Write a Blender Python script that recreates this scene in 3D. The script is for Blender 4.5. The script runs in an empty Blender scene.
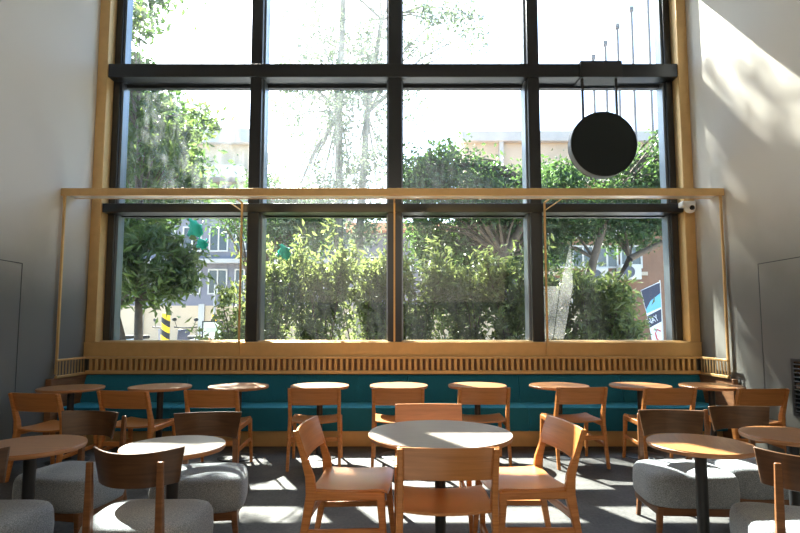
import bpy, math, random
import numpy as np
from mathutils import Vector, Matrix

SC = bpy.context.scene
COL = SC.collection
PI = math.pi
R = math.radians

# ------------------------------------------------------------------ camera
cam_d = bpy.data.cameras.new('camera')
cam = bpy.data.objects.new('camera', cam_d)
COL.objects.link(cam)
cam.location = (0, 0, 1.37)
cam.rotation_euler = (R(90 + 4.6), 0, 0)
cam_d.sensor_width = 36.0
cam_d.lens = 36.0 * 533.0 / 800.0
cam_d.shift_x = 4.0 / 800.0
cam_d.shift_y = 16.5 / 800.0
cam_d.clip_end = 300
SC.camera = cam

# ------------------------------------------------------------------ sky, sun, exposure
SUN_DIR = Vector((0.50, -1.0, -1.15)).normalized()      # the way the light travels
world = bpy.data.worlds.new('world')
SC.world = world
world.use_nodes = True
wn = world.node_tree
wn.nodes.clear()
w_out = wn.nodes.new('ShaderNodeOutputWorld')
w_bg = wn.nodes.new('ShaderNodeBackground')
w_sky = wn.nodes.new('ShaderNodeTexSky')
w_sky.sky_type = 'NISHITA'
w_sky.sun_disc = False
w_sky.sun_elevation = R(46)
w_sky.sun_rotation = math.atan2(-SUN_DIR.x, -SUN_DIR.y)
w_sky.dust_density = 1.2
w_sky.air_density = 1.0
w_sky.ozone_density = 1.0
w_bg.inputs['Strength'].default_value = 0.48
wn.links.new(w_sky.outputs[0], w_bg.inputs[0])
wn.links.new(w_bg.outputs[0], w_out.inputs[0])
sun_d = bpy.data.lights.new('sun', 'SUN')
sun_d.energy = 24.0
sun_d.angle = R(0.6)
sun_d.color = (1.0, 0.94, 0.84)
sun = bpy.data.objects.new('sun', sun_d)
COL.objects.link(sun)
sun.rotation_euler = SUN_DIR.to_track_quat('-Z', 'Y').to_euler()
sun.location = (-10, 30, 30)
# warm fill light added behind the camera, standing in for unseen lamps
room_d = bpy.data.lights.new('room_fill', 'AREA')
room_d.shape = 'RECTANGLE'
room_d.size, room_d.size_y = 6.6, 3.4
room_d.energy = 70.0
room_d.color = (1.0, 0.82, 0.60)
room = bpy.data.objects.new('room_fill', room_d)
COL.objects.link(room)
room.location = (0.2, -2.9, 3.2)
room.rotation_euler = (Vector((0.2, 2.8, 1.6)) - Vector(room.location)).to_track_quat('-Z', 'Y').to_euler()
SC.view_settings.view_transform = 'Standard'
SC.view_settings.look = 'None'
SC.view_settings.exposure = 1.1
SC.view_settings.gamma = 1.0
SC.view_settings.use_curve_mapping = False

# ------------------------------------------------------------------ materials
def new_mat(name):
    m = bpy.data.materials.new(name)
    m.use_nodes = True
    nt = m.node_tree
    b = nt.nodes['Principled BSDF']
    return m, nt, b

def flat(name, col, rough=0.6, metal=0.0, spec=0.5, coat=0.0, bump=0.0, bscale=40, vary=0.0, vscale=6.0):
    m, nt, b = new_mat(name)
    b.inputs['Base Color'].default_value = (*col, 1)
    b.inputs['Roughness'].default_value = rough
    b.inputs['Metallic'].default_value = metal
    b.inputs['Specular IOR Level'].default_value = spec
    b.inputs['Coat Weight'].default_value = coat
    tc = nt.nodes.new('ShaderNodeTexCoord')
    if bump:
        n = nt.nodes.new('ShaderNodeTexNoise')
        n.inputs['Scale'].default_value = bscale
        n.inputs['Detail'].default_value = 4
        bp = nt.nodes.new('ShaderNodeBump')
        bp.inputs['Strength'].default_value = bump
        bp.inputs['Distance'].default_value = 0.01
        nt.links.new(tc.outputs['Object'], n.inputs['Vector'])
        nt.links.new(n.outputs['Fac'], bp.inputs['Height'])
        nt.links.new(bp.outputs['Normal'], b.inputs['Normal'])
    if vary:
        n = nt.nodes.new('ShaderNodeTexNoise')
        n.inputs['Scale'].default_value = vscale
        n.inputs['Detail'].default_value = 6
        n.inputs['Roughness'].default_value = 0.6
        cr = nt.nodes.new('ShaderNodeValToRGB')
        cr.color_ramp.elements[0].position = 0.3
        cr.color_ramp.elements[1].position = 0.7
        cr.color_ramp.elements[0].color = (*[c * (1 - vary) for c in col], 1)
        cr.color_ramp.elements[1].color = (*[min(1, c * (1 + vary)) for c in col], 1)
        nt.links.new(tc.outputs['Object'], n.inputs['Vector'])
        nt.links.new(n.outputs['Fac'], cr.inputs['Fac'])
        nt.links.new(cr.outputs['Color'], b.inputs['Base Color'])
    return m

def wood(name, c0, c1, rough=0.4, scale=(3, 3, 40), coat=0.0, spec=0.5):
    m, nt, b = new_mat(name)
    tc = nt.nodes.new('ShaderNodeTexCoord')
    mp = nt.nodes.new('ShaderNodeMapping')
    mp.inputs['Scale'].default_value = scale
    n = nt.nodes.new('ShaderNodeTexNoise')
    n.inputs['Scale'].default_value = 1.6
    n.inputs['Detail'].default_value = 6
    n.inputs['Distortion'].default_value = 0.8
    cr = nt.nodes.new('ShaderNodeValToRGB')
    cr.color_ramp.elements[0].position = 0.32
    cr.color_ramp.elements[1].position = 0.70
    cr.color_ramp.elements[0].color = (*c0, 1)
    cr.color_ramp.elements[1].color = (*c1, 1)
    nt.links.new(tc.outputs['Object'], mp.inputs['Vector'])
    nt.links.new(mp.outputs['Vector'], n.inputs['Vector'])
    nt.links.new(n.outputs['Fac'], cr.inputs['Fac'])
    nt.links.new(cr.outputs['Color'], b.inputs['Base Color'])
    b.inputs['Roughness'].default_value = rough
    b.inputs['Coat Weight'].default_value = coat
    b.inputs['Coat Roughness'].default_value = 0.28
    b.inputs['Specular IOR Level'].default_value = spec
    return m

def tweed(name, c0, c1, scale=350, sheen=0.3):
    m, nt, b = new_mat(name)
    tc = nt.nodes.new('ShaderNodeTexCoord')
    n = nt.nodes.new('ShaderNodeTexNoise')
    n.inputs['Scale'].default_value = scale
    n.inputs['Detail'].default_value = 2
    cr = nt.nodes.new('ShaderNodeValToRGB')
    cr.color_ramp.elements[0].position = 0.35
    cr.color_ramp.elements[1].position = 0.65
    cr.color_ramp.elements[0].color = (*c0, 1)
    cr.color_ramp.elements[1].color = (*c1, 1)
    bp = nt.nodes.new('ShaderNodeBump')
    bp.inputs['Strength'].default_value = 0.35
    bp.inputs['Distance'].default_value = 0.004
    nt.links.new(tc.outputs['Object'], n.inputs['Vector'])
    nt.links.new(n.outputs['Fac'], cr.inputs['Fac'])
    nt.links.new(cr.outputs['Color'], b.inputs['Base Color'])
    nt.links.new(n.outputs['Fac'], bp.inputs['Height'])
    nt.links.new(bp.outputs['Normal'], b.inputs['Normal'])
    b.inputs['Roughness'].default_value = 0.9
    b.inputs['Sheen Weight'].default_value = sheen
    b.inputs['Specular IOR Level'].default_value = 0.25
    return m

def leafmat(name, c0, c1, trans):
    m = bpy.data.materials.new(name)
    m.use_nodes = True
    nt = m.node_tree
    nt.nodes.clear()
    out = nt.nodes.new('ShaderNodeOutputMaterial')
    b = nt.nodes.new('ShaderNodeBsdfPrincipled')
    t = nt.nodes.new('ShaderNodeBsdfTranslucent')
    mx = nt.nodes.new('ShaderNodeMixShader')
    mx.inputs[0].default_value = 0.48
    tc = nt.nodes.new('ShaderNodeTexCoord')
    n = nt.nodes.new('ShaderNodeTexNoise')
    n.inputs['Scale'].default_value = 2.2
    n.inputs['Detail'].default_value = 5
    n.inputs['Roughness'].default_value = 0.8
    cr = nt.nodes.new('ShaderNodeValToRGB')
    cr.color_ramp.elements[0].position = 0.38
    cr.color_ramp.elements[1].position = 0.62
    cr.color_ramp.elements[0].color = (*c0, 1)
    cr.color_ramp.elements[1].color = (*c1, 1)
    nt.links.new(tc.outputs['Object'], n.inputs['Vector'])
    nt.links.new(n.outputs['Fac'], cr.inputs['Fac'])
    nt.links.new(cr.outputs['Color'], b.inputs['Base Color'])
    b.inputs['Roughness'].default_value = 0.38
    t.inputs['Color'].default_value = (*trans, 1)
    nt.links.new(b.outputs[0], mx.inputs[1])
    nt.links.new(t.outputs[0], mx.inputs[2])
    nt.links.new(mx.outputs[0], out.inputs[0])
    return m

def glassmat(name, dirt, streak, tint=(0.93, 0.96, 0.95), seed=0.0):
    """clean pane mixed with a translucent film of dust"""
    m = bpy.data.materials.new(name)
    m.use_nodes = True
    nt = m.node_tree
    nt.nodes.clear()
    out = nt.nodes.new('ShaderNodeOutputMaterial')
    tr = nt.nodes.new('ShaderNodeBsdfTransparent')
    tr.inputs[0].default_value = (*tint, 1)
    gl = nt.nodes.new('ShaderNodeBsdfGlossy')
    gl.inputs['Roughness'].default_value = 0.02
    m1 = nt.nodes.new('ShaderNodeMixShader')
    m1.inputs[0].default_value = 0.014
    nt.links.new(tr.outputs[0], m1.inputs[1])
    nt.links.new(gl.outputs[0], m1.inputs[2])
    tl = nt.nodes.new('ShaderNodeBsdfTranslucent')
    tl.inputs[0].default_value = (0.80, 0.86, 0.92, 1)
    m2 = nt.nodes.new('ShaderNodeMixShader')
    tc = nt.nodes.new('ShaderNodeTexCoord')
    mp = nt.nodes.new('ShaderNodeMapping')
    mp.inputs['Location'].default_value = (seed, seed * 2, seed)
    mp.inputs['Scale'].default_value = (6.0, 1.0, 0.9)
    n = nt.nodes.new('ShaderNodeTexNoise')
    n.inputs['Scale'].default_value = 2.0
    n.inputs['Detail'].default_value = 7
    n.inputs['Roughness'].default_value = 0.65
    mr = nt.nodes.new('ShaderNodeMapRange')
    mr.inputs['From Min'].default_value = 0.38
    mr.inputs['From Max'].default_value = 0.72
    mr.inputs['To Min'].default_value = dirt
    mr.inputs['To Max'].default_value = dirt + streak
    nt.links.new(tc.outputs['Object'], mp.inputs['Vector'])
    nt.links.new(mp.outputs['Vector'], n.inputs['Vector'])
    nt.links.new(n.outputs['Fac'], mr.inputs['Value'])
    nt.links.new(mr.outputs[0], m2.inputs[0])
    nt.links.new(m1.outputs[0], m2.inputs[1])
    nt.links.new(tl.outputs[0], m2.inputs[2])
    nt.links.new(m2.outputs[0], out.inputs[0])
    return m

def floormat():
    m, nt, b = new_mat('stone_floor')
    tc = nt.nodes.new('ShaderNodeTexCoord')
    n1 = nt.nodes.new('ShaderNodeTexNoise')
    n1.inputs['Scale'].default_value = 2.2
    n1.inputs['Detail'].default_value = 9
    n1.inputs['Roughness'].default_value = 0.7
    n2 = nt.nodes.new('ShaderNodeTexNoise')
    n2.inputs['Scale'].default_value = 45
    n2.inputs['Detail'].default_value = 3
    mx = nt.nodes.new('ShaderNodeMix')
    mx.inputs['Factor'].default_value = 0.35
    cr = nt.nodes.new('ShaderNodeValToRGB')
    cr.color_ramp.elements[0].position = 0.34
    cr.color_ramp.elements[1].position = 0.66
    cr.color_ramp.elements[0].color = (0.036, 0.038, 0.041, 1)
    cr.color_ramp.elements[1].color = (0.118, 0.118, 0.116, 1)
    nt.links.new(tc.outputs['Object'], n1.inputs['Vector'])
    nt.links.new(tc.outputs['Object'], n2.inputs['Vector'])
    nt.links.new(n1.outputs['Fac'], mx.inputs[2])
    nt.links.new(n2.outputs['Fac'], mx.inputs[3])
    nt.links.new(mx.outputs[0], cr.inputs['Fac'])
    nt.links.new(cr.outputs['Color'], b.inputs['Base Color'])
    b.inputs['Roughness'].default_value = 0.65
    b.inputs['Specular IOR Level'].default_value = 0.25
    return m

def stripemat():
    m, nt, b = new_mat('hazard_stripes')
    tc = nt.nodes.new('ShaderNodeTexCoord')
    mp = nt.nodes.new('ShaderNodeMapping')
    mp.inputs['Rotation'].default_value = (0, R(-35), 0)
    w = nt.nodes.new('ShaderNodeTexWave')
    w.bands_direction = 'Z'
    w.inputs['Scale'].default_value = 1.25
    cr = nt.nodes.new('ShaderNodeValToRGB')
    cr.color_ramp.interpolation = 'CONSTANT'
    cr.color_ramp.elements[0].color = (0.03, 0.03, 0.03, 1)
    cr.color_ramp.elements[1].position = 0.5
    cr.color_ramp.elements[1].color = (0.95, 0.60, 0.03, 1)
    nt.links.new(tc.outputs['Object'], mp.inputs['Vector'])
    nt.links.new(mp.outputs['Vector'], w.inputs['Vector'])
    nt.links.new(w.outputs['Fac'], cr.inputs['Fac'])
    nt.links.new(cr.outputs['Color'], b.inputs['Base Color'])
    return m

M = dict(
    wall=flat('wall_plaster', (0.50, 0.495, 0.475), 0.75, vary=0.05, vscale=1.5, bump=0.05, bscale=60),
    ceiling=flat('ceiling_paint', (0.5, 0.5, 0.48), 0.9),
    floor=floormat(),
    sign_black=flat('sign_black', (0.014, 0.019, 0.020), 0.75, spec=0.2),
    sky_lit_blue=flat('sky_lit_reveal', (0.23, 0.27, 0.32), 0.32, metal=0.7),  # pale blue that paints sky light onto the frame reveals
    pole_grey=flat('pole_grey', (0.17, 0.165, 0.17), 0.6),
    rim=flat('sign_rim', (0.16, 0.165, 0.165), 0.5),
    black=flat('black_powder_coat', (0.020, 0.022, 0.025), 0.40, spec=0.5),
    black_metal=flat('black_anodised_metal', (0.05, 0.054, 0.060), 0.30, metal=0.8),
    brass=flat('brushed_brass', (0.64, 0.42, 0.185), 0.40, metal=0.40, vary=0.06, vscale=9),
    brass_bright=flat('satin_brass', (0.60, 0.44, 0.24), 0.30, metal=0.6),
    shelf_under=flat('shelf_reflection_white', (0.80, 0.78, 0.74), 0.25, metal=0.2),  # white colour stands in for the bright window mirrored under the shelf
    oak=wood('oak', (0.41, 0.150, 0.036), (0.58, 0.240, 0.070), 0.42),
    oak_ply=wood('oak_plywood', (0.43, 0.165, 0.042), (0.57, 0.235, 0.070), 0.34, scale=(2, 2, 26), coat=0.6),
    top=wood('table_veneer', (0.26, 0.110, 0.034), (0.36, 0.165, 0.060), 0.34, scale=(2.5, 30, 3), coat=0.4),
    pale_top=wood('pale_table_veneer', (0.31, 0.265, 0.235), (0.37, 0.32, 0.29), 0.34, scale=(2.5, 30, 3), coat=0.4),
    edge=wood('table_edge', (0.34, 0.155, 0.065), (0.48, 0.24, 0.11), 0.4),
    walnut=wood('walnut', (0.13, 0.052, 0.018), (0.22, 0.095, 0.036), 0.38, scale=(3, 3, 30)),
    walnut_ply=wood('walnut_plywood', (0.060, 0.027, 0.011), (0.110, 0.053, 0.023), 0.34, scale=(2, 2, 22)),
    panel_wood=wood('panel_wood', (0.16, 0.075, 0.035), (0.27, 0.135, 0.065), 0.45),
    grey=tweed('grey_tweed', (0.15, 0.172, 0.195), (0.34, 0.375, 0.41), 190),
    teal=tweed('teal_wool', (0.006, 0.088, 0.150), (0.016, 0.180, 0.290), 240, 0.2),
    white=flat('white_plastic', (0.75, 0.75, 0.73), 0.35),
    lens=flat('black_lens', (0.01, 0.01, 0.01), 0.1),
    vent=flat('vent_metal', (0.03, 0.032, 0.035), 0.45),
    pavement=flat('pavement', (0.42, 0.41, 0.39), 0.85, vary=0.15, vscale=0.7),
    bark=flat('bark', (0.10, 0.075, 0.055), 0.9, bump=0.5, bscale=14, vary=0.35, vscale=7),
    pale_bark=flat('pale_bark', (0.24, 0.22, 0.19), 0.9, bump=0.4, bscale=14, vary=0.3, vscale=7),
    leaf_shrub=leafmat('shrub_leaf', (0.04, 0.075, 0.02), (0.15, 0.20, 0.07), (0.21, 0.26, 0.08)),
    leaf_dark=leafmat('dark_leaf', (0.014, 0.034, 0.010), (0.06, 0.10, 0.035), (0.16, 0.24, 0.06)),
    leaf_mid=leafmat('tree_leaf', (0.018, 0.048, 0.022), (0.05, 0.095, 0.035), (0.09, 0.17, 0.04)),
    leaf_pale=leafmat('pale_leaf', (0.06, 0.10, 0.075), (0.13, 0.18, 0.12), (0.16, 0.21, 0.12)),
    brick=flat('brown_render', (0.22, 0.115, 0.07), 0.85, vary=0.12, vscale=1.2),
    cream=flat('cream_render', (0.50, 0.41, 0.31), 0.85, vary=0.08, vscale=0.8),
    lilac=flat('pale_grey_render', (0.20, 0.20, 0.235), 0.85, vary=0.12, vscale=0.8),
    concrete=flat('concrete', (0.45, 0.44, 0.42), 0.85, vary=0.1, vscale=1),
    wframe=flat('white_window_frame', (0.55, 0.53, 0.49), 0.6),
    dark_glass=flat('dark_window_glass', (0.05, 0.06, 0.07), 0.12),
    orange=flat('orange_beam', (0.62, 0.33, 0.20), 0.7),
    stripes=stripemat(),
    steel=flat('galvanised_steel', (0.42, 0.42, 0.43), 0.5, metal=0.4),
    teal_cloth=flat('green_cloth', (0.0, 0.38, 0.23), 0.6),
    banner=flat('banner_cloth', (0.80, 0.81, 0.83), 0.8),
    banner_blue=flat('banner_blue', (0.18, 0.50, 0.78), 0.8),
    banner_dark=flat('banner_dark', (0.05, 0.055, 0.09), 0.8),
    banner_red=flat('banner_red', (0.70, 0.10, 0.10), 0.8),
    poster=flat('poster_paper', (0.72, 0.76, 0.68), 0.7),
    poster_green=flat('poster_green', (0.50, 0.66, 0.46), 0.7),
    poster_orange=flat('poster_orange', (0.75, 0.40, 0.22), 0.7),
    scooter_paint=flat('scooter_paint', (0.50, 0.53, 0.58), 0.3),
    scooter_dark=flat('scooter_dark', (0.05, 0.055, 0.09), 0.3),
    rubber=flat('rubber', (0.02, 0.02, 0.02), 0.7),
)
def sunlit_dust_mat():  # pale film for the painted sunlit patch on dusty glass
    m = bpy.data.materials.new('sunlit_dust_patch')
    m.use_nodes = True
    nt = m.node_tree
    nt.nodes.clear()
    out = nt.nodes.new('ShaderNodeOutputMaterial')
    tr = nt.nodes.new('ShaderNodeBsdfTransparent')
    tl = nt.nodes.new('ShaderNodeBsdfTranslucent')
    tl.inputs[0].default_value = (0.8, 0.8, 0.78, 1)
    mx = nt.nodes.new('ShaderNodeMixShader')
    mx.inputs[0].default_value = 0.042
    nt.links.new(tr.outputs[0], mx.inputs[1])
    nt.links.new(tl.outputs[0], mx.inputs[2])
    nt.links.new(mx.outputs[0], out.inputs[0])
    return m
M['sunlit_dust'] = sunlit_dust_mat()

def gradedmat():
    """plaster, dark grey at the foot, fading to pale grey above head height"""
    m, nt, b = new_mat('graded_plaster')
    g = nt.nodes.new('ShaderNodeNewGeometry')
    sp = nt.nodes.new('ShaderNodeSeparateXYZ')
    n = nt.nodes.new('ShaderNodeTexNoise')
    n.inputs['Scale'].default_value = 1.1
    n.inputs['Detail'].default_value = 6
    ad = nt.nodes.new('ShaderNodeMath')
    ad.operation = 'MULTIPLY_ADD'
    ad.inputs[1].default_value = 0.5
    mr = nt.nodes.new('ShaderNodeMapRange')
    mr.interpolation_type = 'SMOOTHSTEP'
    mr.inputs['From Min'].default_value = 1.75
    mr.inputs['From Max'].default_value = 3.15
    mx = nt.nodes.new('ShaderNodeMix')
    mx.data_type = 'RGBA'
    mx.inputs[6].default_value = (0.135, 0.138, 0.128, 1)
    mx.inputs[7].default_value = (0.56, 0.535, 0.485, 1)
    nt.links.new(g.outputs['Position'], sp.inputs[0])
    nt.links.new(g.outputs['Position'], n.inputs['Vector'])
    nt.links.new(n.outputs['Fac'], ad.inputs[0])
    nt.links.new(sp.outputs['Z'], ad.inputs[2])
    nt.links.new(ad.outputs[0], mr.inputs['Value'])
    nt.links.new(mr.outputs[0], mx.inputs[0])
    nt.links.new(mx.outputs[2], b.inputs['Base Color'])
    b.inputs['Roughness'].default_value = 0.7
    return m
M['wall'] = gradedmat()

M['teal'].node_tree.nodes['Principled BSDF'].inputs['Sheen Weight'].default_value = 0.8
M['teal'].node_tree.nodes['Principled BSDF'].inputs['Sheen Tint'].default_value = (0.10, 0.62, 1.0, 1)  # blue tint paints the sky's sheen into the bench fabric

# ------------------------------------------------------------------ mesh helpers
class MB:
    def __init__(s):
        s.v, s.f = [], []
    def add(s, vs, fs):
        o = len(s.v)
        s.v += [tuple(p) for p in vs]
        s.f += [tuple(i + o for i in q) for q in fs]
        return s
    def box(s, x0, x1, y0, y1, z0, z1):
        vs = [(x0, y0, z0), (x1, y0, z0), (x1, y1, z0), (x0, y1, z0), (x0, y0, z1), (x1, y0, z1), (x1, y1, z1), (x0, y1, z1)]
        return s.add(vs, [(0, 3, 2, 1), (4, 5, 6, 7), (0, 1, 5, 4), (1, 2, 6, 5), (2, 3, 7, 6), (3, 0, 4, 7)])
    def loft(s, rings, cap=True, closed=False):
        n = len(rings[0])
        vs = [p for r in rings for p in r]
        fs = []
        k = len(rings)
        for i in range(k if closed else k - 1):
            a, b = i * n, ((i + 1) % k) * n
            for j in range(n):
                j2 = (j + 1) % n
                fs.append((a + j, a + j2, b + j2, b + j))
        if cap and not closed:
            fs.append(tuple(range(n - 1, -1, -1)))
            fs.append(tuple((k - 1) * n + j for j in range(n)))
        return s.add(vs, fs)
    def bar(s, pts, sizes):
        """rectangular section following points; sizes (width x, depth along the other side) per point, sections kept in XY plane"""
        rings = []
        for p, (a, b) in zip(pts, sizes):
            x, y, z = p
            rings.append([(x - a / 2, y - b / 2, z), (x + a / 2, y - b / 2, z), (x + a / 2, y + b / 2, z), (x - a / 2, y + b / 2, z)])
        return s.loft(rings)
    def beam(s, p, q, w, h, up=(0, 0, 1)):
        p, q = Vector(p), Vector(q)
        d = (q - p).normalized()
        side = d.cross(Vector(up)).normalized()
        u = side.cross(d).normalized()
        rings = []
        for c in (p, q):
            rings.append([c - side * w / 2 - u * h / 2, c + side * w / 2 - u * h / 2, c + side * w / 2 + u * h / 2, c - side * w / 2 + u * h / 2])
        return s.loft(rings)
    def tube(s, pts, rad, n=8):
        pts = [Vector(p) for p in pts]
        if not hasattr(rad, '__len__'):
            rad = [rad] * len(pts)
        rings = []
        ref = Vector((0.31, 0.17, 0.93))
        for i, p in enumerate(pts):
            d = (pts[min(i + 1, len(pts) - 1)] - pts[max(i - 1, 0)]).normalized()
            rr = ref if abs(d.dot(ref)) < 0.95 else Vector((1, 0, 0))
            a = d.cross(rr).normalized()
            b = d.cross(a).normalized()
            rings.append([p + (a * math.cos(t) + b * math.sin(t)) * rad[i] for t in (2 * PI * j / n for j in range(n))])
        return s.loft(rings)
    def lathe(s, prof, n=48, c=(0, 0)):
        rings = [[(c[0] + r * math.cos(2 * PI * j / n), c[1] + r * math.sin(2 * PI * j / n), z) for j in range(n)] for r, z in prof]
        return s.loft(rings)
    def prism_x(s, poly, x0, x1):
        """poly in (y, z)"""
        return s.loft([[(x0, y, z) for y, z in poly], [(x1, y, z) for y, z in poly]])
    def prism_y(s, poly, y0, y1):
        return s.loft([[(x, y0, z) for x, z in poly], [(x, y1, z) for x, z in poly]])
    def build(s, name, mat, parent=None, smooth=None, bevel=0.0, seg=2):
        me = bpy.data.meshes.new(name)
        me.from_pydata(s.v, [], s.f)
        me.validate()
        import bmesh
        bm = bmesh.new()
        bm.from_mesh(me)
        bmesh.ops.recalc_face_normals(bm, faces=bm.faces)
        bm.to_mesh(me)
        bm.free()
        me.materials.append(mat)
        o = bpy.data.objects.new(name, me)
        COL.objects.link(o)
        if parent:
            o.parent = parent
        if bevel:
            b = o.modifiers.new('bevel', 'BEVEL')
            b.width = bevel
            b.segments = seg
            b.limit_method = 'ANGLE'
            b.angle_limit = R(40)
        if smooth is None:
            smooth = 35
        if smooth:
            me.polygons.foreach_set('use_smooth', [True] * len(me.polygons))
            me.set_sharp_from_angle(angle=R(smooth))
        return o

def thing(name, label, cat, loc=(0, 0, 0), rz=0.0, group=None):
    o = bpy.data.objects.new(name, None)
    COL.objects.link(o)
    o.empty_display_size = 0.1
    o.location = loc
    o.rotation_euler = (0, 0, rz)
    o['label'] = label
    o['category'] = cat
    if group:
        o['group'] = group
    return o
def tag(o, label, cat, group=None, kind=None):
    o['label'] = label
    o['category'] = cat
    if group:
        o['group'] = group
    if kind:
        o['kind'] = kind
    return o
def struct(o):
    o['kind'] = 'structure'
    return o
def dup(root, loc, rz, label, group=None, name=None):
    r = root.copy()
    COL.objects.link(r)
    r.location = loc
    r.rotation_euler = (0, 0, rz)
    r['label'] = label
    if group:
        r['group'] = group
    for ch in list(root.children):
        c = ch.copy()
        COL.objects.link(c)
        c.parent = r
        for g in ch.children:
            d = g.copy()
            COL.objects.link(d)
            d.parent = c
    return r

# ------------------------------------------------------------------ the room
XL, XR, YB, YW, ZC = -3.89, 3.81, -3.2, 6.70, 6.32
struct(MB().box(XL - 0.3, XR + 0.3, YB - 0.3, 7.10, -0.2, 0.0).build('floor', M['floor'], smooth=0))
struct(MB().box(XL - 0.3, XR + 0.3, YB - 0.3, 7.10, ZC, ZC + 0.2).build('ceiling', M['ceiling'], smooth=0))
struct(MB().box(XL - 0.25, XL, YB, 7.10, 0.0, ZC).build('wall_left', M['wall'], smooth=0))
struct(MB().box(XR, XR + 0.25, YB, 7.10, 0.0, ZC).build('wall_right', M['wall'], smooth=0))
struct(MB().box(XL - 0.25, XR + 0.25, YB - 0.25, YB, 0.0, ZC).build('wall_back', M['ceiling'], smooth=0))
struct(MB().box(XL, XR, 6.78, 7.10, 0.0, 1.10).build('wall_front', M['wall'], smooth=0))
# flush access panels in the side walls: a thin raised plate
pl = MB(); pl.box(XL, XL + 0.012, 3.2, 5.50, 0.02, 2.01)
struct(pl.build('trim_1', M['wall'], smooth=0, bevel=0.004))
pr = MB(); pr.box(XR - 0.012, XR, 3.2, 5.56, 0.02, 2.02)
struct(pr.build('trim_2', M['wall'], smooth=0, bevel=0.004))

for k_, (xa, xb, yy) in enumerate(((XL + 0.0125, XL + 0.0145, 5.50), (XR - 0.0145, XR - 0.0125, 5.56))):
    b = MB()
    b.box(xa, xb, 3.2, yy, 2.012, 2.020)
    b.box(xa, xb, yy - 0.008, yy, 0.02, 2.012)
    struct(b.build('trim_%d' % (7 + k_), M['vent'], smooth=0))

# window: black frame with deep bars, twelve panes
GY = 7.00
win = struct(thing('window_1', '', ''))
for k in ('label', 'category'):
    del win[k]
WL, WR = XL + 0.13, XR - 0.13
JW = 0.09
jm = MB()
jm.box(WL, WL + JW, 6.86, 7.06, 1.17, 6.32)
jl = jm.build('jamb', M['black_metal'], win, bevel=0.006)
jm = MB(); jm.box(WR - JW, WR, 6.86, 7.06, 1.17, 6.32)
jm.build('jamb', M['black_metal'], win, bevel=0.006)
mull = [(-1.83, 0.15), (-0.015, 0.175), (1.80, 0.15)]
for x, w in mull:
    MB().box(x - w / 2, x + w / 2, 6.74, 7.06, 1.17, 6.32).build('mullion', M['black_metal'], win, bevel=0.006)
bars = [(2.82, 2.935), (4.61, 4.79), (6.25, 6.32)]
for z0, z1 in bars:
    MB().box(WL, WR, 6.72, 7.055, z0, z1).build('transom', M['black_metal'], win, bevel=0.006)
    b = MB()
    b.box(WL + JW, WR - JW, 6.97, 7.05, z0 - (0.035 if z0 > 3 else 0.014), z0)
    b.build('pane_edge_strip', M['black_metal'], win, smooth=0)
for x in (WL + JW + 0.001, WR - JW - 0.031):
    MB().box(x, x + 0.03, 6.90, 7.05, 1.185, 6.25).build('pane_edge_strip', M['sky_lit_blue'], win, smooth=0)  # added strips, coloured as sky light caught by the jamb sides
for x, w in mull:
    for s_ in (-1, 1):
        c_ = x + s_ * (w / 2 + 0.011)
        MB().box(c_ - 0.010, c_ + 0.010, 6.84, 7.05, 1.185, 6.25).build('pane_edge_strip', M['sky_lit_blue'], win, smooth=0)  # added strips, coloured as sky light caught by the mullion sides
struct(win)
xs = [WL + JW] + [v for x, w in mull for v in (x - w / 2, x + w / 2)] + [WR - JW]
zs = [(1.17, 2.82), (2.935, 4.61), (4.79, 6.25)]
dirt = {(0, 0): (0.001, 0.003), (1, 0): (0.002, 0.0035), (2, 0): (0.001, 0.0035), (3, 0): (0.001, 0.003),
        (0, 1): (0.002, 0.045), (1, 1): (0.012, 0.03), (2, 1): (0.003, 0.008), (3, 1): (0.001, 0.004),
        (0, 2): (0.003, 0.02), (1, 2): (0.012, 0.03), (2, 2): (0.004, 0.012), (3, 2): (0.001, 0.004)}
pane_of = {}
for i in range(4):
    for j in range(3):
        p = MB().box(xs[2 * i], xs[2 * i + 1], GY, GY + 0.008, zs[j][0], zs[j][1]).build(
            'pane', glassmat('pane_glass_%d%d' % (i, j), *dirt[(i, j)], seed=i * 3.7 + j * 1.3), win, smooth=0)
        pane_of[(i, j)] = p
# dust film cut to the shape of a sunlit gap between shadows
sm = MB()
sm.prism_y([(2.315, 2.50), (2.165, 1.89), (2.06, 1.20), (2.19, 1.20), (2.33, 1.90)], GY - 0.006, GY - 0.004)
sm.prism_y([(1.89, 1.89), (1.89, 1.20), (2.05, 1.20), (2.155, 1.89)], GY - 0.006, GY - 0.004)
sm.build('sunlit_dust_patch', M['sunlit_dust'], pane_of[(3, 0)], smooth=0)

# brass surround
s1 = MB(); s1.box(XL, WL, 6.70, 6.90, 1.17, ZC)
struct(s1.build('trim_3', M['brass'], bevel=0.006))
s2 = MB(); s2.box(WR, XR, 6.70, 6.90, 1.17, ZC)
struct(s2.build('trim_4', M['brass'], bevel=0.006))
s3 = MB(); s3.box(XL, XR, 6.68, 7.06, 0.99, 1.17)
struct(s3.build('trim_5', M['brass'], bevel=0.006))
s4 = MB(); s4.box(WL, WR, 6.80, 7.06, 1.165, 1.185)
struct(s4.build('trim_6', M['brass_bright'], bevel=0.004))

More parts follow.
